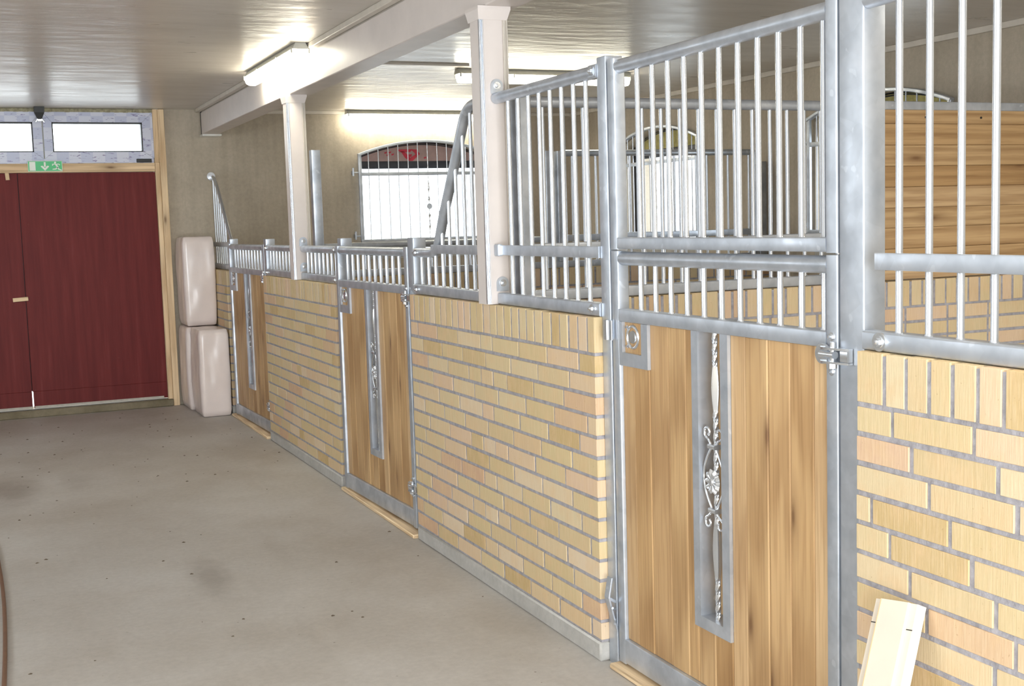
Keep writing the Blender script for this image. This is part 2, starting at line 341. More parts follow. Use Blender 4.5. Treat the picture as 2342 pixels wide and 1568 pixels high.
# arched windows in the walls
def arched_window(name, axis, W, wallc, fill):
    ua, ub, zb, zs, za = W
    def pt(u, d, z): return Vector((u, wallc+d, z)) if axis == 'Y' else Vector((wallc+d, u, z))
    fr = MB(); n = 20
    def rb(p, q, w_, h_): fr.rbar(p, q, w_, h_, .004, (0, 0, 1) if abs((q-p).z) < .5*(q-p).length else ((1, 0, 0) if axis == 'Y' else (0, 1, 0)))
    D = .13
    fr.rbar(pt(ua+.02, D, zb), pt(ua+.02, D, zs+.005), .04, .05, .004, (1, 0, 0) if axis == 'Y' else (0, 1, 0))
    fr.rbar(pt(ub-.02, D, zb), pt(ub-.02, D, zs+.005), .04, .05, .004, (1, 0, 0) if axis == 'Y' else (0, 1, 0))
    rb(pt(ua+.02, D, zb+.025), pt(ub-.02, D, zb+.025), .05, .05); rb(pt(ua+.02, D, 1.24), pt(ub-.02, D, 1.24), .05, .03)
    rb(pt(ua+.02, D, 1.965), pt(ub-.02, D, 1.965), .05, .065)
    fr.tube([pt(u, D, arch_z(u, ua, ub, zs, za)-.02) for u in [ua+.02+(ub-ua-.04)*i/n for i in range(n+1)]], .022, 8)
    o = fr.build(name, DARK); o['kind'] = 'structure'; o['label'] = 'arched stable window with dark frame and blown out daylight'
    pn = MB(); pn.prism([pt(ua+.02, D, zb+.03), pt(ub-.02, D, zb+.03), pt(ub-.02, D, 1.95), pt(ua+.02, D, 1.95)], (pt(0, .006, 0)-pt(0, 0, 0)))
    g = pn.build('pane', GLASS, o)
    us = [ub-.02-(ub-ua-.04)*i/n for i in range(n+1)]
    ap = MB().prism([pt(ua+.02, D-.02, 1.96), pt(ub-.02, D-.02, 1.96)]+[pt(u, D-.02, arch_z(u, ua, ub, zs, za)-.012) for u in us], (pt(0, .03, 0)-pt(0, 0, 0)))
    a = ap.build('arch_panel', fill, o); a['label'] = 'pinkish board closing the arch' if fill is BOARD else 'yellow insulation closing the arch'
    sl = MB()
    if axis == 'Y': sl.box(ua, ub, wallc-.01, wallc+.16, zb-.03, zb+.002, .003)
    else: sl.box(wallc-.01, wallc+.16, ua, ub, zb-.03, zb+.002, .003)
    sl.build('window_sill', PLINTH, o)
    return o
w1 = arched_window('window_1', 'Y', WB, YB, BOARD)
ink = MB(); yy = YB+.108
def inkp(pts): ink.prism([Vector((x, yy, z)) for x, z in pts], (0, .004, 0))
inkp([(1.735, 2.100), (1.885, 2.103), (1.865, 2.078), (1.775, 2.076)]); inkp([(1.865, 2.103), (1.925, 2.100), (1.955, 2.060), (1.915, 2.045), (1.905, 2.070)])
inkp([(1.955, 2.060), (1.885, 2.0), (1.850, 2.0), (1.865, 2.03), (1.912, 2.055)]); inkp([(1.775, 2.085), (1.812, 2.08), (1.868, 2.02), (1.850, 2.0), (1.81, 2.03)]); inkp([(1.84, 2.055), (1.88, 2.06), (1.872, 2.035), (1.845, 2.035)])
for q in ((1.62, 2.075), (1.64, 2.055), (1.66, 2.078), (1.685, 2.06), (1.99, 2.03)): inkp([(q[0], q[1]), (q[0]+.026, q[1]+.007), (q[0]+.022, q[1]-.006), (q[0]+.004, q[1]-.012)])
i_ = ink.build('printed_mark', REDINK, w1); i_['label'] = 'red printed mark seen on the board'
arched_window('window_2', 'X', WIN_B, XR, WOOL); arched_window('window_3', 'X', WIN_A, XR, WOOL)

# red double door with its pine frame, transom window and sill
D1 = bpy.data.objects.new('door_1', None); col.objects.link(D1); D1['kind'] = 'structure'; D1.location = (-1.416, YB, 0)
D1['label'] = 'dark red plywood double door in a pale pine frame'
def dpart(mb, n, m, lab=None): return part(mb, n, m, D1, lab)
YD = YB+.0
for (a, b2, g0) in ((-1.4145, -.375, -1.409), (-2.46, -1.4185, -1.424)):
    l = MB(); l.box(a, b2, YD, YD+.045, .20, 1.920, .002)
    if a > -2: l.box(-1.408, b2, YD, YD+.045, .068, .20, .001)
    else: l.box(a, -1.419, YD, YD+.045, .068, .20, .001)
    dpart(l, 'door_leaf', RED)
dpart(MB().box(-1.45, -1.385, YD+.046, YD+.056, .2, 1.95), 'gap_light_block', DARK)  # unseen strip added behind the leaf gap to block daylight
dpart(MB().box(-1.404, -.405, YD-.008, YD+.005, .066, .084, .002), 'bottom_seal', SEALM, 'pale strip along the foot of the leaf')
dpart(MB().box(-2.45, -1.42, YD-.008, YD+.005, .066, .084, .002), 'bottom_seal', SEALM)
fr = MB(); fr.box(-.374, -.337, YD-.03, YD+.06, .0, 1.995, .003); dpart(fr, 'door_frame', PINE_V)
fr = MB(); fr.box(-.336, -.285, YD-.045, YD+.02, 0, 2.42, .003); dpart(fr, 'door_frame', PINE_V)
fr = MB(); fr.box(-2.50, -2.462, YD-.03, YD+.06, 0, 2.42, .003); fr.box(-2.56, -2.50, YD-.045, YD+.06, 0, 2.42, .003); dpart(fr, 'door_frame', PINE_V)
dpart(MB().box(-2.46, -.376, YD-.035, YD+.06, 1.922, 1.992, .003), 'door_header', PINE_X)
dpart(MB().box(-.374, -.337, YD-.038, YD+.06, 1.9955, 2.42, .001), 'door_frame', PINE_V)
dpart(MB().box(-2.46, -.337, YD-.06, YD+.2, 0, .058, .006), 'door_sill', SILL, 'rough dirty concrete step under the red door')
dpart(MB().box(-1.463, -1.350, YD-.018, YD, .922, .953, .002), 'wooden_turn_latch', PINE_X, 'small pale wood block turned across the gap').rotation_euler = (0, math.radians(-3), 0)
tb = MB(); tb.rbar((-1.492, YD-.012, 1.925), (-1.488, YD-.012, 1.868), .03, .012, .004, (0, 1, 0)); dpart(tb, 'wooden_turn_latch', PINE_V, 'small wood block at the top of the gap')

T = bpy.data.objects.new('window_4', None); col.objects.link(T); T['kind'] = 'structure'; T.location = (-1.21, YB, 2.0); T['label'] = 'two pane transom window wrapped in bluish printed film'
def tpart(mb, n, m, lab=None): return part(mb, n, m, T, lab)
for (a, b2) in ((-2.46, -1.215), (-1.205, -.372)):
    f = MB(); pa, pb = (a+.075, b2-.068) if a < -2 else (-1.142, -.457)
    z0, z1, p0, p1 = 2.030, 2.395, 2.082, 2.315
    Y0, Y1 = YD-.012, YD+.06
    for quad in ([(a, z0), (b2, z0), (pb, p0), (pa, p0)], [(a, z1), (b2, z1), (pb, p1), (pa, p1)], [(a, z0), (a, z1), (pa, p1), (pa, p0)], [(b2, z0), (b2, z1), (pb, p1), (pb, p0)]):
        cxq = sum(q[0] for q in quad)/4; czq = sum(q[1] for q in quad)/4
        qq = [(cxq+(q[0]-cxq)*.9985, czq+(q[1]-czq)*.992) for q in quad]
        f.prism([Vector((x, Y0, z)) for x, z in qq], (0, Y1-Y0, 0))
    wf = tpart(f, 'window_frame', FILM)
    bk = MB(); bk.box(a, b2, Y0+.012, Y1+.01, z0, p0-.004); bk.box(a, b2, Y0+.012, Y1+.01, p1+.004, z1+.02); bk.box(a, pa-.004, Y0+.012, Y1+.01, z0, z1); bk.box(pb+.004, b2, Y0+.012, Y1+.01, z0, z1)
    sub(bk, 'frame_core', DARK, T, wf, 'dark core showing in the mitre joints')
    g = MB(); e = .011
    g.box(pa-.002, pb+.002, Y0+.004, Y1, p1-e, p1+.003); g.box(pa-.002, pb+.002, Y0+.004, Y1, p0-.003, p0+e*.7); g.box(pa-.002, pa+e*.8, Y0+.004, Y1, p0, p1); g.box(pb-e*.8, pb+.002, Y0+.004, Y1, p0, p1)
    sub(g, 'gasket', BLACK, T, wf, 'black rubber gasket around the pane')
    tpart(MB().box(pa, pb, YD+.03, YD+.036, p0, p1), 'pane', GLASS)
tpart(MB().box(-1.2155, -1.2045, YD-.004, YD+.06, 2.03, 2.395), 'mullion', GREYPL)
tpart(MB().box(-2.46, -.38, YD-.008, YD+.05, 1.990, 2.032, .002), 'lower_profile', FILM)
tpart(MB().box(-.515, -.395, YD-.012, YD+.03, 1.996, 2.026, .003), 'foam_block', BLACK, 'black foam packing block')
tpart(MB().box(-1.345, -1.06, YD-.006, YD+.03, 2.004, 2.030, .002), 'foam_block', BLACK)
foam = MB(); random.seed(3)
for i in range(60):
    x = -2.4+i*.034; foam.box(x-.004, x+.040, YD-.004-random.random()*.01, YD+.05, 2.390, 2.4225, .004)
tpart(foam, 'foam_filling', plain('yellow grey foam', (.36, .33, .22), .9, 0, .3, 40, .4), 'yellowish foam squeezed above the frame')

# ---------------------------------------------------------------- ceiling beam, columns
bmo = thing('ceiling_beam', 'long pale painted ceiling beam running over the stall fronts', 'beam', (.07, 4, 2.215))
part(MB().box(-.002, .135, YF+.01, 10.20, 2.215, 2.390, .004), 'beam_body', PAINT, bmo)
part(MB().box(.004, .13, YF+.01, 10.19, 2.388, ZC-.001), 'packing_strip', TRIM, bmo)
part(MB().box(-.002, .155, 10.17, YB-.002, 2.198, 2.216, .003), 'end_bracket', WHITEPL, bmo, 'white bracket plate at the far end')
part(MB().box(-.004, .012, 10.203, 10.215, 2.215, 2.40), 'gap_shade_strip', BLACK, bmo, 'black strip put in as the dark gap at the beam end')  # shade between beam end and wall, put in as a black strip

def column(yc, label):
    o = thing('steel_column', label, 'column', (.03, yc, 1.12), group='painted columns under the beam')
    x0, x1, h = -.020, .088, .048
    zb, zt = 1.119, 2.178
    b = MB()
    prof = [(x0, yc-h+.014), (x0+.006, yc-h+.014), (x0+.006, yc-h+.004), (x0+.018, yc-h), (x1-.018, yc-h), (x1-.004, yc-h+.006), (x1, yc-h+.014), (x1, yc+h-.008), (x1-.008, yc+h), (x0+.008, yc+h), (x0, yc+h-.008)]
    b.prism([Vector((x, y, zb)) for x, y in prof], (0, 0, zt-zb)); part(b, 'shaft', PAINT, o, smooth=False)
    for (xa, xb2, m, lab) in ((x0-.002, x0+.011, BRIGHT, 'bright steel edge channel'), (x1-.014, x1+.001, TRIM, None)):
        c = MB(); c.rbar((xa+.002, yc-h-.001, zb+.002), (xa+.002, yc-h-.001, zt-.012), .005, .012, .002, (0, 1, 0)); c.rbar((xb2, yc-h-.001, zb+.002), (xb2, yc-h-.001, zt-.012), .005, .012, .002, (0, 1, 0)); c.box(xa, xb2, yc-h+.001, yc-h+.004, zb+.002, zt-.012)
        part(c, 'edge_channel', m, o, lab)
    c = MB(); a, t, n = .003, .015, 8
    lo = [(x0-a, yc-h-a), (x1+a, yc-h-a), (x1+a, yc+h+a), (x0-a, yc+h+a)]; hi = [(x0-t*.6, yc-h-t), (x1+t*.9, yc-h-t), (x1+t*.9, yc+h+t), (x0-t*.6, yc+h+t)]
    v = [(x, y, zt-.012) for x, y in lo]+[(x, y, 2.203) for x, y in hi]+[(x, y, 2.2145) for x, y in hi]
    c.add(v, [(0, 1, 2, 3), (8, 9, 10, 11)]+[(i, (i+1) % 4, 4+(i+1) % 4, 4+i) for i in range(4)]+[(4+i, 4+(i+1) % 4, 8+(i+1) % 4, 8+i) for i in range(4)])
    part(c, 'capital', PAINT, o, smooth=False)
    return o
COLH = .048
column(4.25, 'pale painted square column standing nearest, beside the full height bars')
column(7.25, 'pale painted square column farther away, under the lit ceiling lamp')

# ---------------------------------------------------------------- brick walls
BL, CO, J = .24, .0667, .012
Z0B = .067
def brick(mb, ax, u0, u1, z0, z1, d0, d1, face_jit=.0012):
    g = random.uniform(-face_jit, face_jit); a = random.uniform(-.0012, .0012)
    u0 += random.uniform(-.0012, .0012); u1 += random.uniform(-.0012, .0012); z0 += random.uniform(-.001, .001); z1 += random.uniform(-.001, .001)
    if ax == 'Y': mb.box(d0+g, d1-g, u0, u1, z0, z1, .0011)
    else: mb.box(u0, u1, d0+g, d1-g, z0, z1, .0011)
def brick_wall(name, label, ax, u0, u1, d0, d1, rows=None, rphase=0.0, cat='wall', seed=1, plinth=True, corner=None):
    """u: along the wall, d0..d1 its thickness; rows: {course counted from the top: joint positions}"""
    random.seed(seed)
    um, dm = (u0+u1)/2, (d0+d1)/2
    o = thing(name, label, cat, (dm, um, 0) if ax == 'Y' else (um, dm, 0))
    m = MB(); i_ = .0026
    if ax == 'Y': m.box(d0+i_, d1-i_, u0+i_, u1-i_, Z0B-.002, 1.112)
    else: m.box(u0+i_, u1-i_, d0+i_, d1-i_, Z0B-.002, 1.112)
    part(m, 'mortar', MORTAR, o)
    p = MB()
    if ax == 'Y': p.box(d0-.004, d1+.004, u0, u1, 0, Z0B-.003, .006)
    else: p.box(u0, u1, d0-.004, d1+.004, 0, Z0B-.003, .006)
    part(p, 'plinth', PLINTH, o, 'grey concrete plinth')
    b = MB()
    for r in range(14):
        zt = Z0B+(14-r)*CO-J/2; zb = zt-(CO-J)
        if rows and r in rows: js = sorted(j for j in rows[r] if u0+.03 < j < u1-.03)
        else:
            js = []; ph = (r % 2)*.12+random.choice((0, .06, 0, -.06)); x = u0+ph-.24+.12
            while x < u1:
                if u0+.045 < x < u1-.045: js.append(x)
                x += BL
        # fill towards both ends with whole bricks where no joint was measured
        if js:
            while js[0]-BL > u0+.03: js.insert(0, js[0]-BL)
            while js[-1]+BL < u1-.03: js.append(js[-1]+BL)
        e = [u0-J/2]+js+[u1+J/2]
        for a, c in zip(e[:-1], e[1:]):
            if c-a > .02: brick(b, ax, a+J/2, c-J/2, zb, zt, d0, d1)
    zb, zt = Z0B+14*CO+J/2-.001, 1.117
    x = u0+rphase
    js = [x+i*.0667 for i in range(-2, int((u1-u0)/.0667)+3)]; js = [j for j in js if u0+.03 < j < u1-.03]; e = [u0-J/2]+js+[u1+J/2]
    for a, c in zip(e[:-1], e[1:]): brick(b, ax, a+J/2, c-J/2, zb, zt, d0, d1)
    part(b, 'brick_courses', BRICK, o, ang=20)
    return o
W3 = {0: [5.065, 4.822, 4.583, 4.339, 4.222, 3.975, 3.74, 3.501], 1: [5.002, 4.767, 4.531, 4.291, 4.053, 3.818, 3.572], 2: [4.947, 4.706, 4.471, 4.342, 4.224, 4.093, 3.858, 3.619],
 3: [4.886, 4.652, 4.417, 4.178, 3.928, 3.694, 3.448], 4: [5.075, 4.821, 4.584, 4.34, 4.227, 3.985, 3.747, 3.508], 5: [5.01, 4.766, 4.528, 4.287, 4.046, 3.805, 3.567],
 6: [4.948, 4.706, 4.465, 4.341, 4.222, 4.1, 3.862, 3.619], 7: [5.008, 4.773, 4.526, 4.288, 4.049, 3.806, 3.57], 8: [5.068, 4.824, 4.582, 4.342, 4.22, 3.982, 3.744, 3.506],
 9: [4.884, 4.638, 4.398, 4.158, 3.921, 3.683, 3.446], 10: [4.952, 4.711, 4.471, 4.343, 4.215, 4.099, 3.86, 3.62], 11: [5.005, 4.766, 4.535, 4.293, 4.05, 3.809, 3.575],
 12: [5.073, 4.832, 4.586, 4.348, 4.225, 3.991, 3.747, 3.515], 13: [4.895, 4.656, 4.403, 4.171, 3.928, 3.689, 3.453]}
NW = {0: [2.027, 1.793], 1: [1.968, 1.731], 2: [1.915, 1.683], 3: [2.093, 1.856], 4: [2.034, 1.797], 5: [1.972, 1.734], 6: [1.921, 1.684], 7: [1.975, 1.735], 8: [2.03, 1.79], 9: [2.09, 1.85], 10: [1.91, 1.67], 11: [1.97, 1.73], 12: [2.03, 1.79], 13: [2.08, 1.84]}
W2 = {r: [j+3.0 for j in W3[(r+0) % 14]] for r in range(14)}
PW = dict(
    near=brick_wall('brick_half_wall', 'yellow brick half wall at the right edge with a pine plank leaning on it', 'Y', 1.32, 2.140, 0, .108, NW, .065, seed=11),
    w3=brick_wall('brick_half_wall', 'yellow brick half wall under the nearest painted column', 'Y', 3.387, 5.155, 0, .108, W3, .050, seed=12),
    w2=brick_wall('brick_half_wall', 'yellow brick half wall under the farther painted column', 'Y', 6.405, 8.160, 0, .108, W2, .0, seed=13),
    w1=brick_wall('brick_half_wall', 'short yellow brick half wall half hidden behind the wrapped bales', 'Y', 9.47, 10.305, 0, .108, None, .0, seed=14),
    p0=brick_wall('brick_partition_wall', 'brick partition inside the stalls below the oak boards', 'X', .112, 3.417, 4.196, 4.304, None, .02, seed=15),
    p1=brick_wall('brick_partition_wall', 'brick partition inside the stalls below the farthest bars', 'X', .112, 3.417, 7.196, 7.304, None, .03, seed=16))

# ---------------------------------------------------------------- posts
def post(label, y0, y1, zt, x0=.028, x1=.090, grp='galvanised door posts'):
    o = thing('steel_post', label, 'post', ((x0+x1)/2, (y0+y1)/2, 0), group=grp)
    part(MB().rbar(((x0+x1)/2, (y0+y1)/2, 0), ((x0+x1)/2, (y0+y1)/2, zt-.003), y1-y0, x1-x0, .0035, (1, 0, 0)), 'shaft', GALV, o)
    part(MB().box(x0+.001, x1-.001, y0+.001, y1-.001, zt-.004, zt, .001), 'cap', GALV, o)
    return o
pC = post('wide tall galvanised post on the hinge side of the nearest stall door', 2.150, 2.232, 1.925)
pB = post('tall galvanised post on the latch side of the nearest stall door', 3.330, 3.386, 1.920)
pA2 = post('short galvanised post on the hinge side of the middle stall door', 5.167, 5.243, 1.368)
pA = post('short galvanised post on the latch side of the middle stall door', 6.335, 6.402, 1.366)
pD = post('short galvanised post on the hinge side of the farthest stall door', 8.163, 8.232, 1.362)
pE = post('short galvanised post beside the wrapped bales', 9.405, 9.468, 1.362)
# keeper tongue and foot catch carried by the near latch post
k = MB().rbar((.018, 3.325, 1.051), (.018, 3.325, 1.112), .004, .045, .0015, (0, 1, 0)); k.box(.012, .028, 3.328, 3.345, 1.051, 1.112)
part(k, 'latch_keeper', BRIGHT, pB, 'flat bright latch keeper tongue')
f = MB(); pth = [(.029, .115), (.0, .228), (.012, .292)]
for (a, c) in zip(pth[:-1], pth[1:]): f.rbar((a[0], 3.339, a[1]), (c[0], 3.339, c[1]), .030, .006, .0015, (1, 0, 0))
f.rbar((.0, 3.335, .228), (.028, 3.335, .21), .01, .01, .002); f.tube([(.022, 3.326, .19), (.004, 3.312, .20)], .004, 8); f.tube([(.022, 3.326, .155), (.008, 3.306, .15)], .004, 8)
part(f, 'foot_catch', GALV, pB, 'bent foot operated catch near the floor')

# ---------------------------------------------------------------- grilles over the walls
GX, BR, TR = .042, .0078, .0212
ZR0, ZR1, ZTOP = 1.119, 1.161, 1.882
def rail(mb, y0, y1, z0, z1, w=.042): mb.rbar((GX, y0, (z0+z1)/2), (GX, y1, (z0+z1)/2), w, z1-z0, .005)
def bars_y(o, ys, zb, ztf):
    for y in ys:
        zt = ztf(y) if callable(ztf) else ztf
        p = MB().tube([(GX, y, zb-.003), (GX, y, zb+.004), (GX, y, zt)], [BR*1.35, BR, BR], 14, False); part(p, 'bar', BRIGHT, o)
def seq(a, b, s=.0875):
    out = []; x = a
    while (s > 0 and x < b) or (s < 0 and x > b): out.append(x); x += s
    return out
def tab(mb, y, z, n=1):    # flattened end tab with a bolt, on the aisle face of a rail
    mb.tube([(.016, y, z), (.022, y, z)], .021, 18)
FR = 'bar grilles on the front half walls'
# near wall, full height
g = thing('bar_grille', 'full height bar grille on the brick half wall at the right edge', 'grille', (GX, 1.75, ZR0), group=FR)
m = MB(); rail(m, 1.33, 2.147, ZR0, ZR1); part(m, 'bottom_rail', GALV, g)
m = MB().rbar((GX-.018, 1.33, 1.3145), (GX-.018, 2.105, 1.3145), .008, .037, .002); part(m, 'middle_rail', GALV, g)
part(MB().tube([(GX, 1.33, ZTOP), (GX, 2.148, ZTOP)], TR, 20), 'top_rail', GALV, g)
m = MB(); tab(m, 2.087, 1.140); m.bolt((.016, 2.087, 1.140), (-1, 0, 0)); part(m, 'bolt', CHROME, g)
bars_y(g, seq(2.052, 1.34, -.0893), ZR1, ZTOP-.019)
# wall three, full height section
g = thing('bar_grille', 'full height bar grille between the tall post and the nearest column', 'grille', (GX, 3.79, ZR0), group=FR)
m = MB(); rail(m, 3.389, 4.198, ZR0, ZR1); part(m, 'bottom_rail', GALV, g)
m = MB().rbar((GX-.014, 3.389, 1.3215), (GX-.014, 4.185, 1.3215), .012, .037, .002); m.rbar((GX-.02, 4.165, 1.3215), (GX-.02, 4.2, 1.3215), .02, .045, .006); part(m, 'middle_rail', GALV, g)
m = MB().tube([(GX, 3.40, ZTOP), (GX, 4.17, ZTOP), (GX-.004, 4.201, ZTOP)], TR, 20); m.rbar((GX, 3.388, ZTOP), (GX, 3.44, ZTOP), .034, .044, .008); part(m, 'top_rail', GALV, g)
m = MB(); m.bolt((GX-.018, 3.415, ZTOP+.002), (-1, 0, 0)); part(m, 'bolt', CHROME, g)
m = MB(); m.bolt((GX-.022, 3.438, 1.142), (-1, 0, 0)); part(m, 'bolt', CHROME, g)
def lug(g, yc, z, x=.042):
    m = MB(); pts = [Vector((x-.024, yc, z-.03)), Vector((x+.024, yc, z-.03))]+[Vector((x+.024*math.cos(t), yc, z+.024*math.sin(t))) for t in [math.pi*i/12 for i in range(13)]]
    m.prism(pts, (0, -.005, 0)); p = part(m, 'fixing_lug', GALV, g); b = MB().bolt((x, yc-.005, z), (0, -1, 0), .009, .008); sub(b, 'bolt', CHROME, g, p)
lug(g, 4.201, 1.928); lug(g, 4.201, 1.198)
bars_y(g, seq(3.487, 4.17, .0875), ZR1, ZTOP-.019)
# wall three, swooping section
SW = [(5.165, 1.303), (4.99, 1.303), (4.935, 1.306), (4.895, 1.320), (4.868, 1.35), (4.80, 1.46), (4.70, 1.60), (4.60, 1.745), (4.555, 1.81), (4.525, 1.848), (4.48, 1.872), (4.42, 1.882), (4.302, 1.882)]
def smooth_path(P, n=4):
    out = []
    for i in range(len(P)-1):
        p0, p1, p2, p3 = P[max(i-1, 0)], P[i], P[i+1], P[min(i+2, len(P)-1)]
        for k in range(n):
            t = k/n; out.append(tuple(.5*((2*b)+(-a+c)*t+(2*a-5*b+4*c-d)*t*t+(-a+3*b-3*c+d)*t**3) for a, b, c, d in zip(p0, p1, p2, p3)))
    return out+[P[-1]]
def path_z(P, y):
    Q = sorted(P)
    for (a, za), (b, zb_) in zip(Q[:-1], Q[1:]):
        if a <= y <= b: return za+(zb_-za)*(y-a)/(b-a)
    return Q[-1][1]
g = thing('bar_grille', 'bar grille with a tube swooping down from the nearest column', 'grille', (GX, 4.73, ZR0), group=FR)
m = MB(); rail(m, 4.302, 5.165, ZR0, ZR1); part(m, 'bottom_rail', GALV, g)
m = MB().rbar((GX-.014, 4.302, 1.3195), (GX-.014, 4.92, 1.3195), .012, .037, .002); part(m, 'middle_rail', GALV, g)
sp = smooth_path(SW); part(MB().tube([(GX, y, z) for y, z in sp], TR*1.02, 18), 'swooping_top_rail', GALV, g)
for (y, z) in ((5.115, 1.303), (5.115, 1.140)):
    m = MB(); m.bolt((GX-.022, y, z), (-1, 0, 0)); part(m, 'bolt', CHROME, g)
bars_y(g, seq(4.385, 5.15, .0885), ZR1, lambda y: path_z(sp, y)-.016)
# wall two, low sections either side of the far column
for (a, b_, la, bolts) in ((6.405, 7.199, 'low bar grille between the middle stall door and the farther column', (6.45,)), (7.301, 8.161, 'low bar grille between the farther column and the farthest stall door', (8.115,))):
    g = thing('bar_grille', la, 'grille', (GX, (a+b_)/2, ZR0), group=FR)
    m = MB(); rail(m, a, b_, ZR0, ZR1); part(m, 'bottom_rail', GALV, g)
    part(MB().tube([(GX, a, 1.303), (GX, b_, 1.303)], TR, 18), 'top_rail', GALV, g)
    for y in bolts:
        for z in (1.303, 1.140):
            m = MB(); m.bolt((GX-.022, y, z), (-1, 0, 0)); part(m, 'bolt', CHROME, g)
    if a < 7: lug(g, 7.201, 1.350); lug(g, 7.201, 1.198)
    bars_y(g, seq(a+.085, b_-.03, .0872), ZR1, 1.285)
# wall one, rising to the back wall
GX = .072
g = thing('bar_grille', 'far bar grille with a slanting tube rising to the back wall behind the bales', 'grille', (GX, 9.9, ZR0), group=FR)
m = MB(); rail(m, 9.471, 10.306, ZR0, ZR1); part(m, 'bottom_rail', GALV, g)
m = MB().rbar((GX-.01, 9.471, 1.318), (GX-.01, 10.306, 1.318), .02, .037, .003); part(m, 'middle_rail', GALV, g)
SF = [(9.475, 1.318), (9.58, 1.36), (9.98, 1.72), (10.16, 1.85), (10.304, 1.872)]; sf = smooth_path(SF)
m = MB().tube([(GX, y, z) for y, z in sf], .014, 16); m.tube([(GX, 10.296, 1.878), (GX, 10.306, 1.878)], .034, 20); part(m, 'slanting_top_rail', BRIGHT, g)
bars_y(g, seq(9.78, 10.29, .0875), ZR1, lambda y: path_z(sf, y)-.010)
GX = .042

# partitions inside the stalls
def barsx(o, xs, Y, zb, zt):
    for x in xs: part(MB().tube([(x, Y, zb-.003), (x, Y, zb+.004), (x, Y, zt)], [BR*1.35, BR, BR], 12, False), 'bar', BRIGHT, o)
def rbx(o, n, x0, x1, Y, z0, z1, w=.042, m=GALV): part(MB().rbar((x0, Y, (z0+z1)/2), (x1, Y, (z0+z1)/2), w, z1-z0, .004), n, m, o)
g = thing('partition_grille', 'bar grille on the cross wall inside the stall behind the nearest door', 'grille', (1.0, 4.235, 1.118), group='grilles on the cross walls')
Y = 4.235
rbx(g, 'bottom_rail', .176, 1.70, Y, ZR0, ZR1); part(MB().tube([(.176, Y, 1.874), (1.70, Y, 1.874)], TR, 18), 'top_rail', GALV, g); rbx(g, 'middle_rail', .176, 1.70, Y-.012, 1.305, 1.34, .01)
part(MB().rbar((.146, Y, ZR0), (.146, Y, 1.895), .056, .056, .004, (1, 0, 0)), 'end_post', GALV, g)
part(MB().rbar((1.73, Y, ZR0), (1.73, Y, 1.895), .056, .056, .004, (1, 0, 0)), 'end_post', GALV, g)
barsx(g, seq(.242, 1.68, .0869), Y, ZR1, 1.856)
pp = thing('plank_partition', 'horizontal oak board screen above the brick cross wall', 'partition', (2.6, Y, 1.118))
m = MB(); edges = [1.122, 1.165, 1.258, 1.349, 1.436, 1.527, 1.618, 1.708, 1.801, 1.862]; random.seed(5)
for a, b_ in zip(edges[:-1], edges[1:]): m.box(1.765, 3.40, Y-.018+random.uniform(-.001, .001), Y+.018, a+.0005, b_-.0005, .0018)
m.box(1.765, 3.40, Y+.0185, Y+.024, 1.122, 1.86); part(m, 'oak_boards', OAK_H, pp, ang=20); rbx(pp, 'top_rail', 1.76, 3.412, Y, 1.860, 1.897, .05)
m = MB()
for x in (2.10, 2.42, 2.95): m.tube([(x, Y-.0175, 1.829), (x, Y-.0205, 1.829)], .005, 10)
part(m, 'screw_head', BLACK, pp)

g = thing('partition_grille', 'low bar grille on the far cross wall next to the farther column', 'grille', (.9, 7.235, 1.118), group='grilles on the cross walls')
Y = 7.235
rbx(g, 'bottom_rail', .176, 1.655, Y, ZR0, ZR1); part(MB().tube([(.176, Y, 1.308), (1.655, Y, 1.308)], TR, 16), 'top_rail', GALV, g)
part(MB().rbar((.146, Y, ZR0), (.146, Y, 1.89), .05, .056, .004, (1, 0, 0)), 'end_post', GALV, g, 'tall end post seen behind the column')
barsx(g, seq(.26, 1.64, .087), Y, ZR1, 1.29)
g = thing('partition_grille', 'full height framed bar grille on the far half of the far cross wall', 'grille', (2.5, 7.235, 1.118), group='grilles on the cross walls')
part(MB().rbar((1.694, Y, ZR0), (1.694, Y, 1.88), .072, .056, .004, (1, 0, 0)), 'end_post', GALV, g)
part(MB().rbar((1.768, Y-.01, ZR1), (1.768, Y-.01, 1.878), .05, .036, .004, (1, 0, 0)), 'frame_stile', GALV, g)
part(MB().rbar((3.372, Y, ZR0), (3.372, Y, 1.80), .05, .056, .004, (1, 0, 0)), 'end_post', GALV, g)
part(MB().rbar((3.315, Y-.01, ZR1), (3.315, Y-.01, 1.878), .04, .036, .004, (1, 0, 0)), 'frame_stile', GALV, g)
rbx(g, 'bottom_rail', 1.73, 3.40, Y, ZR0, ZR1); part(MB().tube([(1.79, Y-.01, 1.866), (3.30, Y-.01, 1.866)], TR, 16), 'top_rail', GALV, g); rbx(g, 'middle_rail', 1.79, 3.30, Y-.01, 1.288, 1.332, .03)
barsx(g, seq(1.87, 3.28, .0868), Y-.01, ZR1, 1.848)

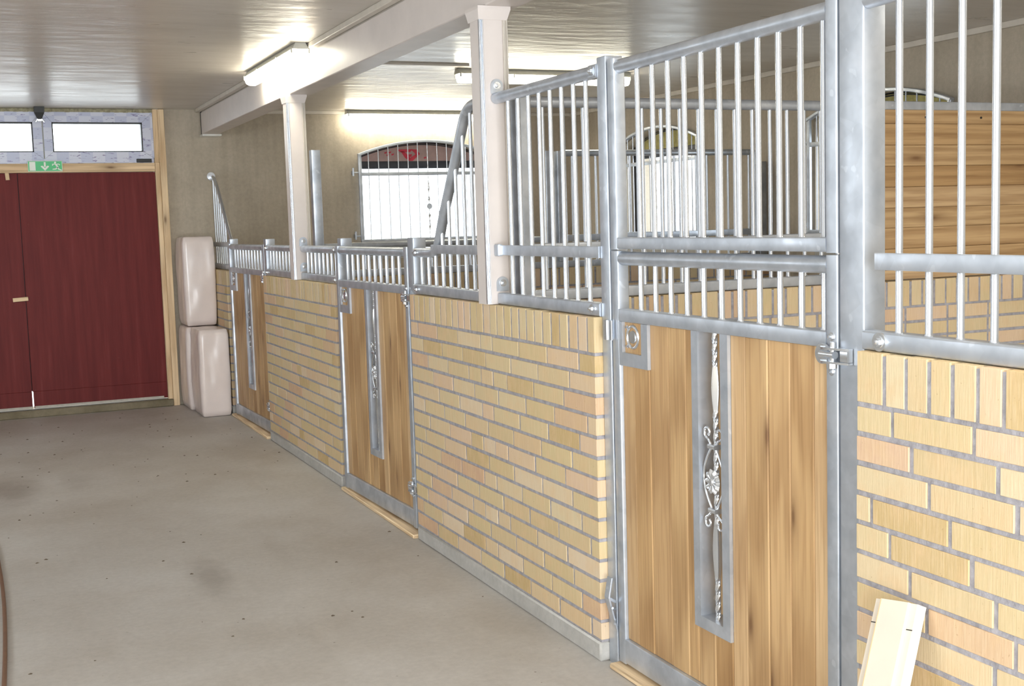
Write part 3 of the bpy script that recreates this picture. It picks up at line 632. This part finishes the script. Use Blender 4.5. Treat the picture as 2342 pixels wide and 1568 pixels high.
# ---------------------------------------------------------------- stall doors (local x: hinge to latch, local y: towards the aisle)
def D(o, mb, n, m, lab=None, par=None, **k):
    p = mb.build(n, m, par or o, **k)
    if lab: p['label'] = lab
    return p
PJ = [.042, .103, .197, .288, .386, .455, .540, .625, .676, .768, .875, .967, 1.040]
def sq_twist(path, sizes, turns, n4=16):     # softly four cornered twisted bar; sizes: (a,b) half widths per point
    v = []; f = []
    for (p, (a, b_), t) in zip(path, sizes, turns):
        for k in range(n4):
            q = 2*math.pi*k/n4; rr = 1+.16*math.cos(4*q-math.pi); x, y = a*rr*math.cos(q), b_*rr*math.sin(q)
            v.append((p[0]+x*math.cos(t)-y*math.sin(t), p[1]+x*math.sin(t)+y*math.cos(t), p[2]))
    n = len(path)
    for i in range(n-1):
        for k in range(n4): f.append((i*n4+k, i*n4+(k+1) % n4, (i+1)*n4+(k+1) % n4, (i+1)*n4+k))
    f += [tuple(range(n4))[::-1], tuple(range((n-1)*n4, n*n4))]
    return v, f
def stall_door(label, y, ang=0.0, width=1.080, x=.028, zl=.218):
    o = thing('stall_door', label, 'door', (x, y, 0), math.radians(90+ang), group='oak and steel stall doors')
    k = width/1.080; W = width
    fr = MB()
    fr.rbar((.0215, -.02, .024), (.0215, -.02, 1.326), .041, .04, .004, (0, 1, 0)); fr.rbar((W-.0215, -.02, .024), (W-.0215, -.02, 1.326), .041, .04, .004, (0, 1, 0))
    D(o, fr, 'frame_stiles', GALV)
    D(o, MB().rbar((.042, -.02, .066), (W-.042, -.02, .066), .04, .078, .003), 'bottom_rail', GALV)
    D(o, MB().rbar((.042, -.02, 1.130), (W-.042, -.02, 1.130), .04, .038, .003), 'middle_rail', GALV)
    D(o, MB().tube([(.042, -.021, 1.303), (W-.042, -.021, 1.303)], TR, 20), 'top_rail', GALV)
    for i in range(11):
        s = (.072+.086*i)*k; D(o, MB().tube([(s, -.021, 1.146), (s, -.021, 1.153), (s, -.021, 1.284)], [BR*1.4, BR, BR], 14, False), 'bar', BRIGHT)
    pl = MB(); random.seed(int(y*10))
    for a, b_ in zip(PJ[:-1], PJ[1:]):
        zt = 1.112 if not (.45 < (a+b_)/2 < .63) else .292
        pl.box(a*k+.0006, b_*k-.0006, -.036, -.012+random.uniform(-.0008, .0008), .104, zt, .0036)
    D(o, pl, 'oak_boards', OAK_V, ang=20)
    # viewing slot: mitred frame, recess, wrought bar
    a0, a1, z0, z1, i0, i1, zi = .452*k, .630*k, .275, 1.111, .488*k, .598*k, .309
    sl = MB(); y0, d = -.012, .010
    for quad in ([(a0, z0), (a1, z0), (i1, zi), (i0, zi)], [(a0, z0), (i0, zi), (i0, z1), (a0, z1)], [(a1, z0), (a1, z1), (i1, z1), (i1, zi)]):
        sl.prism([Vector((p[0], y0, p[1])) for p in quad], (0, d, 0))
    sf_ = D(o, sl, 'slot_frame', GALV, ang=20)
    rc = MB(); t = .003
    rc.box(i0-t, i0, -.058, y0, zi-t, z1); rc.box(i1, i1+t, -.058, y0, zi-t, z1); rc.box(i0-t, i1+t, -.058, y0, zi-t, zi)
    D(o, rc, 'slot_lining', GALV, None, sf_)
    ob = MB().box(i0-.004, (i0+i1)/2, -.066, -.058, zi, z1, .001); ob.box((i0+i1)/2, i1+.004, -.066, -.058, zi, z1, .001); D(o, ob, 'slot_backing', OAK_V, 'oak at the back of the slot', sf_)
    c = ((i0+i1)/2, -.024)
    path = []; sizes = []; turns = []; z = zi; tw = 0
    while z < z1:
        leaf = (.43 < z < .585) or (.895 < z < 1.02)
        if leaf:
            c0, c1 = (.43, .585) if z < .6 else (.895, 1.02); q = math.sin(math.pi*(z-c0)/(c1-c0)); sizes.append((.0074+.0046*q, .0074+.0034*q))
        else: sizes.append((.0074, .0074)); tw += .004*math.pi/2/.030
        path.append((c[0], c[1], z)); turns.append(tw); z += .004
    v, f_ = sq_twist(path, sizes, turns); bal = D(o, MB().add(v, f_), 'twisted_bar', CHROME, 'polished twisted wrought bar', sf_, ang=25)
    # rosette
    ro = MB(); zc, yc_ = .700, c[1]+.014; n = 120; v = [(c[0], yc_+.008, zc)]; f_ = []
    for ring, (rr, yy_) in enumerate(((.007, .008), (.011, .003), (.024, .005), (.033, -.002), (.030, -.006))):
        for i in range(n):
            a = 2*math.pi*i/n; lob = (1+.10*math.cos(a*10)) if ring >= 2 else 1; v.append((c[0]+rr*lob*math.cos(a), yc_+yy_+(.0022*math.cos(a*10) if ring >= 2 else 0), zc+rr*lob*math.sin(a)))
    for i in range(n): f_.append((0, 1+i, 1+(i+1) % n))
    for g_ in range(4):
        for i in range(n): f_.append((1+g_*n+i, 1+(g_+1)*n+i, 1+(g_+1)*n+(i+1) % n, 1+g_*n+(i+1) % n))
    f_.append(tuple(range(1+4*n, 1+5*n))); ro.add(v, f_); D(o, ro, 'rosette', CHROME, 'flower shaped rosette', sf_)
    # scroll straps either side of the rosette, clipped at two collars
    for sgn in (-1, 1):
        sc = MB(); P = []
        for i in range(18):
            t_ = math.pi*(1.3-1.8*i/17); q = .009+.008*i/17; P.append((c[0]+sgn*(.029+q*math.cos(t_)), c[1]+.009, .834+q*math.sin(t_)))
        P += [(c[0]+sgn*.014, c[1]+.009, .804), (c[0]+sgn*.009, c[1]+.009, .797)]
        for i in range(1, 18):
            q = i/18; P.append((c[0]+sgn*(.008+.042*math.sin(math.pi*q)), c[1]+.009, .797-.178*q))
        P += [(c[0]+sgn*.009, c[1]+.009, .619), (c[0]+sgn*.014, c[1]+.009, .612)]
        for i in range(18):
            t_ = -math.pi*(-.5+1.8*i/17); q = .017-.008*i/17; P.append((c[0]+sgn*(.029+q*math.cos(t_)), c[1]+.009, .582+q*math.sin(t_)))
        sc.tube(P, .0034, 8)
        D(o, sc, 'scroll', CHROME, 'curled wrought strap', sf_)
    cl = MB()
    for z in (.797, .619): cl.rbar((c[0]-.017, c[1]+.006, z), (c[0]+.017, c[1]+.006, z), .026, .013, .004)
    D(o, cl, 'collar', CHROME, None, sf_)
    # recessed latch in its plate
    la = MB(); s0, s1, l0, l1, q0, q1, m0 = .868*k, W-.041, .976, 1.1105, .905*k, W-.060, 1.016
    for quad in ([(s0, l0), (s1, l0), (s1, m0), (q0, m0)], [(s0, l0), (q0, m0), (q0, l1), (s0, l1)], [(s1, m0), (s1, l1), (q1, l1), (q1, m0)]):
        la.prism([Vector((p[0], -.012, p[1])) for p in quad], (0, .011, 0))
    lp = D(o, la, 'latch_plate', GALV, ang=20)
    lc = MB().box(q1-.036, q1, -.040, -.014, m0+.008, l1-.002, .003); lc.bolt((q1-.018, -.014, m0+.020), (0, 1, 0), .006, .004); lc.bolt((q1-.018, -.014, l1-.016), (0, 1, 0), .006, .004); D(o, lc, 'latch_case', BRIGHT, None, lp)
    rg = MB().torus((q1-.052, -.010, (m0+l1)/2+.003), .033, .0045, (0, 1, 0)); rg.tube([(q1-.052, -.022, (m0+l1)/2+.003), (q1-.052, -.006, (m0+l1)/2+.003)], [.024, .019], 20); D(o, rg, 'latch_ring', CHROME, 'round polished latch ring', lp)
    # hinges
    for z in (1.098, zl):
        h = MB()
        for dz in (-.016, .016):
            pts = [Vector((-.055, .0015, z+dz-.003)), Vector((-.055, .014, z+dz-.003)), Vector((.0, .026, z+dz-.003)), Vector((.028, .026, z+dz-.003)), Vector((.046, .014, z+dz-.003)), Vector((.052, .0015, z+dz-.003))]
            h.prism(pts, (0, 0, .005))
        h.tube([(.042, .006, z), (.042, .013, z)], [.025, .0235], 22); h.rbar((.0, .004, z), (.042, .004, z), .012, .036, .004)
        h.rbar((-.055, .0098, z), (-.030, .0098, z), .016, .026, .002); h.tube([(-.005, .011, z), (.046, .011, z)], .009, 14); h.tube([(.004, .011, z-.032), (.004, .011, z+.030)], .0065, 12)
        h.tube([(.004, .0135, z-.030), (.004, .0135, z-.018)], .012, 6); h.rbar((.046, .002, z+.018), (.046, .002, z-.022), .014, .006, .002, (0, 1, 0)); h.bolt((.020, 0, z+.040), (0, 1, 0), .007, .005); h.bolt((.020, 0, z-.040), (0, 1, 0), .007, .005)
        D(o, h, 'hinge', CHROME, 'polished adjustable hinge')
    return o
d3 = stall_door('nearest stall door of knotty oak boards with a wrought bar slot', 2.2395, zl=.135)
d2 = stall_door('middle stall door of oak boards, slightly ajar', 5.252, 1.7, 1.080, .0255)
d1 = stall_door('farthest stall door of oak boards, beside the wrapped bales', 8.243, 1.3, 1.125)
# upper leaf of the nearest door
o = thing('upper_door_leaf', 'barred upper leaf above the nearest stall door', 'door', (.028, 2.2395, 1.33), math.radians(90)); W = 1.080; zo = -1.33
def U(mb, n, m, lab=None):
    mb.v = [(x, y, z+zo) for x, y, z in mb.v]; p = mb.build(n, m, o)
    if lab: p['label'] = lab
m = MB().rbar((.0215, -.02, 1.331), (.0215, -.02, 1.905), .041, .04, .004, (0, 1, 0)); U(m, 'frame_stile', GALV)
m = MB().rbar((W-.0215, -.02, 1.331), (W-.0215, -.02, 1.905), .041, .04, .004, (0, 1, 0)); U(m, 'frame_stile', GALV)
U(MB().rbar((.042, -.02, 1.350), (W-.042, -.02, 1.350), .04, .034, .003), 'bottom_rail', GALV)
U(MB().tube([(.042, -.021, 1.881), (W-.042, -.021, 1.881)], TR, 20), 'top_rail', GALV)
for i in range(11):
    s = .072+.086*i; U(MB().tube([(s, -.021, 1.364), (s, -.021, 1.371), (s, -.021, 1.862)], [BR*1.4, BR, BR], 14, False), 'bar', BRIGHT)

# wooden packing boards lying under the doors
for (a, b_, la) in ((2.235, 3.328, 'pine packing board lying under the nearest stall door'), (5.17, 6.36, 'pine packing board lying under the middle stall door'), (8.20, 9.42, 'pine packing board lying under the farthest stall door')):
    t = tag(MB().box(-.022 if a > 3 else -.004, .075, a, b_, 0, .018, .004).build('packing_board', PINE_Y), la, 'board', 'boards under the stall doors')

# ---------------------------------------------------------------- window grilles
def window_grille(axis, u0, u1, wallc, label):
    o = thing('window_grille', label, 'grille', (wallc-.035, (u0+u1)/2, 1.3) if axis == 'X' else ((u0+u1)/2, wallc-.035, 1.3), group='arched window grilles')
    d = -.035
    def pt(u, z, e=0): return Vector((u, wallc+d+e, z)) if axis == 'Y' else Vector((wallc+d+e, u, z))
    zs, za = 2.045, 2.165; n = 24; up_ = (1, 0, 0) if axis == 'Y' else (0, 1, 0)
    f = MB(); f.rbar(pt(u0+.012, 1.30), pt(u0+.012, zs), .022, .030, .003, up_); f.rbar(pt(u1-.012, 1.30), pt(u1-.012, zs), .022, .030, .003, up_)
    f.rbar(pt(u0, 1.302), pt(u1, 1.302), .03, .026, .003)
    us = [u0+(u1-u0)*i/n for i in range(n+1)]
    for a, b_ in zip(us[:-1], us[1:]): f.rbar(pt(a, arch_z(a, u0, u1, zs, za)), pt(b_, arch_z(b_, u0, u1, zs, za)), .034, .022, .003)
    part(f, 'frame', GALV, o); part(MB().rbar(pt(u0+.02, 1.88), pt(u1-.02, 1.88), .012, .030, .002), 'middle_rail', GALV, o)
    nb = 14; cen = 7
    for i in range(1, nb):
        u = u0+(u1-u0)*i/nb
        if i == cen:
            P = []; R = []
            for j in range(60):
                z = 1.31+(arch_z(u, u0, u1, zs, za)-.015-1.31)*j/59; P.append(pt(u, z)); q = .0048+.0012*math.sin(j*1.9)
                for z0_ in (1.43, 1.76): q += .006*math.exp(-((z-z0_)/.03)**2)
                for z0_ in (1.507, 1.660): q += .009*math.exp(-((z-z0_)/.010)**2)
                R.append(q)
            m = MB().tube(P, R, 8); m.tube([pt(u, 1.59, -.012), pt(u, 1.59, .008)], [.026, .022], 16)
            for s_ in (-1, 1): m.tube([pt(u+s_*(.006+.034*math.sin(math.pi*q/10)), 1.507+.0153*q) for q in range(11)], .0028, 6)
            part(m, 'ornamental_bar', CHROME, o, 'slim bar with rosette')
        else: part(MB().tube([pt(u, 1.31), pt(u, arch_z(u, u0, u1, zs, za)-.008)], .0048, 8, False), 'bar', BRIGHT, o)
    for z, u, s_ in ((1.345, u0, -1), (1.345, u1, 1), (1.895, u0, -1), (1.895, u1, 1)):
        m = MB(); m.rbar(pt(u, z), pt(u+s_*.055, z), .012, .012, .003); m.tube([pt(u+s_*.05, z-.03), pt(u+s_*.05, z+.04)], .008, 10); m.rbar(pt(u+s_*.05, z), pt(u+s_*.05, z, .033), .016, .03, .003)
        part(m, 'wall_bracket', GALV, o)
window_grille('Y', 1.335, 2.61, YB, 'arched bar grille over the bright window in the back wall')
window_grille('X', 5.41, 6.72, XR, 'arched bar grille on the right wall partly above the oak board screen')
window_grille('X', 8.07, 9.36, XR, 'arched bar grille in the far corner of the right wall')

# ---------------------------------------------------------------- lamps on the ceiling
def lamp(label, c, axis, zh=ZC, tall=True, L=1.27):
    o = thing('fluorescent_lamp', label, 'lamp', (c[0], c[1], zh-.1), group='fluorescent ceiling lamps')
    h = L/2
    def P3(a, b_, z): return Vector((c[0]+b_, c[1]+a, z)) if axis == 'Y' else Vector((c[0]+a, c[1]+b_, z))
    ex = Vector((0, L, 0)) if axis == 'Y' else Vector((L, 0, 0))
    m = MB(); m.prism([P3(-h, b_, zh-z) for b_, z in ((-.028, .001), (.028, .001), (.046, .034), (-.046, .034))], ex); part(m, 'housing', GREYPL, o, smooth=False)
    m = MB(); pts = [(-.045, .035), (.045, .035), (.048, .052), (.038, .078), (.020, .088), (-.020, .088), (-.038, .078), (-.048, .052)]
    ex2 = Vector((0, L-.03, 0)) if axis == 'Y' else Vector((L-.03, 0, 0)); m.prism([P3(-h+.015, b_, zh-z) for b_, z in pts], ex2); part(m, 'diffuser', TUBE, o)
    for a in (-h+.004, -h*.4, h*.4, h-.016):
        m = MB()
        for s_ in (-1, 1):
            p = P3(a+.006, s_*.0485, zh-.04); m.box(p.x-.004, p.x+.004, p.y-.004, p.y+.004, zh-.056, zh-.028, .001)
        part(m, 'clip', GREYPL, o)
    return o
lamp('lit fluorescent ceiling lamp tight against the beam over the aisle', (-.082, 7.20), 'Y')
lamp('lit fluorescent ceiling lamp over the stall behind the nearest column', (1.80, 7.45), 'X')
l3 = lamp('lit fluorescent lamp along the top of the back wall', (1.86, 10.215), 'X')
tag(MB().box(.136, 1.165, 7.222, 7.234, ZC-.014, ZC, .002).build('cable_conduit', TRIM), 'thin pale conduit along the ceiling from beam to stall lamp', 'conduit')

b = thing('lamp_holder', 'small black holder hanging from the ceiling above the red door', 'holder', (-1.232, 10.20, ZC))
v = []; 
for (h_, z) in ((.038, ZC), (.036, ZC-.045), (.020, ZC-.085), (.018, ZC-.095)): v += [(-1.232+sx*h_, 10.20+sy*h_*.8, z) for sx, sy in ((-1, -1), (1, -1), (1, 1), (-1, 1))]
m = MB().add(v, [(3, 2, 1, 0), (12, 13, 14, 15)]+[(r*4+i, r*4+(i+1) % 4, r*4+4+(i+1) % 4, r*4+4+i) for r in range(3) for i in range(4)]); part(m, 'body', BLACK, b, smooth=False)
m = MB(); m.rbar((-1.247, 10.19, ZC-.093), (-1.262, 10.19, ZC-.118), .01, .01, .002, (0, 1, 0)); m.rbar((-1.217, 10.19, ZC-.093), (-1.200, 10.19, ZC-.118), .01, .01, .002, (0, 1, 0)); m.box(-1.25, -1.214, 10.185, 10.195, ZC-.112, ZC-.094, .002); part(m, 'clip', CHROME, b)

# exit sign
s = thing('exit_sign', 'green emergency exit sign with arrow and running figure', 'sign', (-1.21, YB-.04, 1.97))
part(MB().box(-1.338, -1.084, YB-.043, YB-.036, 1.930, 2.012, .001), 'sign_plate', GREEN, s)
yy = YB-.0445
def sg(name, polys, m=SIGNW):
    k = MB()
    for pl_ in polys: k.prism([Vector((x, yy, z)) for x, z in pl_], (0, .0016, 0))
    return part(k, name, m, s, smooth=False)
sg('sign_border', [[(-1.338, 2.009), (-1.084, 2.009), (-1.084, 2.012), (-1.338, 2.012)], [(-1.338, 1.930), (-1.084, 1.930), (-1.084, 1.933), (-1.338, 1.933)], [(-1.338, 1.93), (-1.335, 1.93), (-1.335, 2.012), (-1.338, 2.012)], [(-1.087, 1.93), (-1.084, 1.93), (-1.084, 2.012), (-1.087, 2.012)]])
sg('door_symbol', [[(-1.326, 1.937), (-1.282, 1.937), (-1.282, 2.005), (-1.326, 2.005)]])
sg('arrow_symbol', [[(-1.220, 2.003), (-1.206, 2.003), (-1.206, 1.966), (-1.220, 1.966)], [(-1.243, 1.972), (-1.231, 1.975), (-1.213, 1.957), (-1.195, 1.975), (-1.183, 1.972), (-1.183, 1.967), (-1.213, 1.936), (-1.243, 1.967)]])
hd = [(-1.136+.008*math.cos(t), 1.998+.008*math.sin(t)) for t in [2*math.pi*i/12 for i in range(12)]]
sg('running_figure', [hd, [(-1.142, 1.990), (-1.127, 1.988), (-1.112, 1.966), (-1.124, 1.960)], [(-1.142, 1.990), (-1.158, 1.988), (-1.160, 1.974), (-1.154, 1.974), (-1.151, 1.982), (-1.138, 1.984)],
    [(-1.126, 1.989), (-1.110, 1.990), (-1.100, 1.981), (-1.104, 1.976), (-1.113, 1.984), (-1.124, 1.982)], [(-1.124, 1.964), (-1.136, 1.952), (-1.158, 1.950), (-1.158, 1.944), (-1.132, 1.944), (-1.116, 1.958)], [(-1.120, 1.966), (-1.108, 1.950), (-1.090, 1.942), (-1.092, 1.936), (-1.114, 1.942), (-1.126, 1.960)]])

# ---------------------------------------------------------------- wrapped bales
def bale(label, x0, x1, y0, y1, z0, z1, seed, seams=True):
    from mathutils import noise as mn
    bm = bmesh.new(); bmesh.ops.create_cube(bm, size=1); bmesh.ops.subdivide_edges(bm, edges=bm.edges[:], cuts=13, use_grid_fill=True)
    sx, sy, sz = x1-x0, y1-y0, z1-z0; R = .024; h = Vector((sx/2, sy/2, sz/2)); c = Vector(((x0+x1)/2, (y0+y1)/2, z0+sz/2))
    for v in bm.verts:
        p = Vector((v.co.x*sx, v.co.y*sy, v.co.z*sz)); q = Vector([max(-(h[i]-R), min(h[i]-R, p[i])) for i in range(3)]); d = p-q
        if d.length > 1e-6: p = q+d.normalized()*R
        n = Vector((p.x/h.x, p.y/h.y, p.z/h.z)); bul = .008*(1-(p.z/h.z)**2)
        p += Vector((n.x*abs(n.x), n.y*abs(n.y), 0))*bul
        w_ = mn.noise(Vector((p.x*9+seed, p.y*9, p.z*5)))*.007+mn.noise(Vector((p.x*26+seed, p.y*26, p.z*12)))*.0032
        if p.z > -h.z+.01 : p += n.normalized()*w_
        p.z = max(p.z, -h.z); v.co = p
    me = bpy.data.meshes.new('plastic_wrap'); bm.to_mesh(me); bm.free(); me.materials.append(FOIL)
    for p in me.polygons: p.use_smooth = True
    o = thing('wrapped_bale', label, 'bale', (c.x, c.y, z0), group='plastic wrapped bales')
    b_ = bpy.data.objects.new('plastic_wrap', me); col.objects.link(b_); b_.parent = o; b_.location = (0, 0, sz/2)
    if seams:
        m = MB(); m.tube([(x0+.012, y0+.014, z0+.05+i*(sz-.1)/20) for i in range(21)], [.0035+.0015*(i % 2) for i in range(21)], 6); part(m, 'weld_seam', FOIL, o, 'shiny welded seam down the corner')
    return o
bale('pale plastic wrapped bale standing on the floor in front, beside the farthest door', -.238, -.016, 9.43, 9.86, 0, .675, 1)
bale('pale plastic wrapped bale standing on the floor behind the front one', -.262, -.012, 9.885, 10.285, 0, .667, 2, False)
bale('pale plastic wrapped bale on top of the other bales', -.250, -.008, 9.90, 10.28, .674, 1.385, 3)

# ---------------------------------------------------------------- leaning plank, hose, crumbs
T0 = Vector((-.030, 1.972, .600)); B0 = Vector((-.300, 1.862, .006)); a = (T0-B0).normalized(); wv_ = Vector((0, -1, 0)); wv_ = (wv_-a*wv_.dot(a)).normalized(); nn = a.cross(wv_).normalized()
if nn.x > 0: nn = -nn
pk = thing('leaning_plank', 'pale grooved pine plank leaning against the brick half wall', 'plank', B0)
def pbox(w0, w1, n0, n1, l0=0.0, l1=None):
    L = (T0-B0).length; l1 = L if l1 is None else l1; m = MB(); v = [B0+wv_*w_+nn*n_+a*l_ for l_ in (l0, l1) for n_ in (n0, n1) for w_ in (w0, w1)]
    m.add(v, [(0, 1, 3, 2), (4, 6, 7, 5), (0, 4, 5, 1), (2, 3, 7, 6), (0, 2, 6, 4), (1, 5, 7, 3)]); return m
L = (T0-B0).length
m = pbox(-.036, .040, -.022, .012); m.add(*(lambda q: (q.v, q.f))(pbox(-.062, -.0362, -.022, .002))); m.add(*(lambda q: (q.v, q.f))(pbox(.0402, .058, -.022, .004)))
part(m, 'plank_body', RAW, pk, smooth=False)
part(pbox(-.0385, -.0358, -.001, .0125), 'groove_edge', plain('resinous pine', (.74, .50, .28), .6, 0, .1, 20), pk, 'orange tinted groove edge', smooth=False)
part(pbox(-.0625, -.038, .0018, .0026, L-.052, L-.050), 'saw_cut', BLACK, pk, smooth=False); part(pbox(.042, .0585, .0038, .0048, L-.056, L-.054), 'saw_cut', BLACK, pk, smooth=False)

hp = smooth_path([(-1.86, 2.6), (-1.80, 3.4), (-1.772, 4.1), (-1.758, 4.6), (-1.752, 5.1), (-1.758, 5.6), (-1.775, 6.1), (-1.86, 6.8), (-2.1, 7.4)], 6)
tag(MB().tube([(x, y, .008) for x, y in hp], .0078, 10).build('rubber_hose', HOSE), 'thin brown hose lying on the floor at the left edge', 'hose')

random.seed(21); cr = MB()
for i in range(150):
    x = random.uniform(-2.4, -.05); yv = random.choice((random.uniform(6.5, 10.1), random.uniform(3.2, 10.1))); r = random.uniform(.003, .010)
    if x > -.4 and yv > 9.3: continue
    cr.add([(x+r*math.cos(t)*random.uniform(.6, 1.2), yv+r*math.sin(t)*random.uniform(.6, 1.3), 0) for t in [2*math.pi*k/6 for k in range(6)]]+[(x, yv, r*.45)], [(k, (k+1) % 6, 6) for k in range(6)]+[(5, 4, 3, 2, 1, 0)])
tag(cr.build('floor_crumbs', CRUMB), 'scattered dark crumbs of dirt on the concrete floor', 'dirt', kind='stuff')
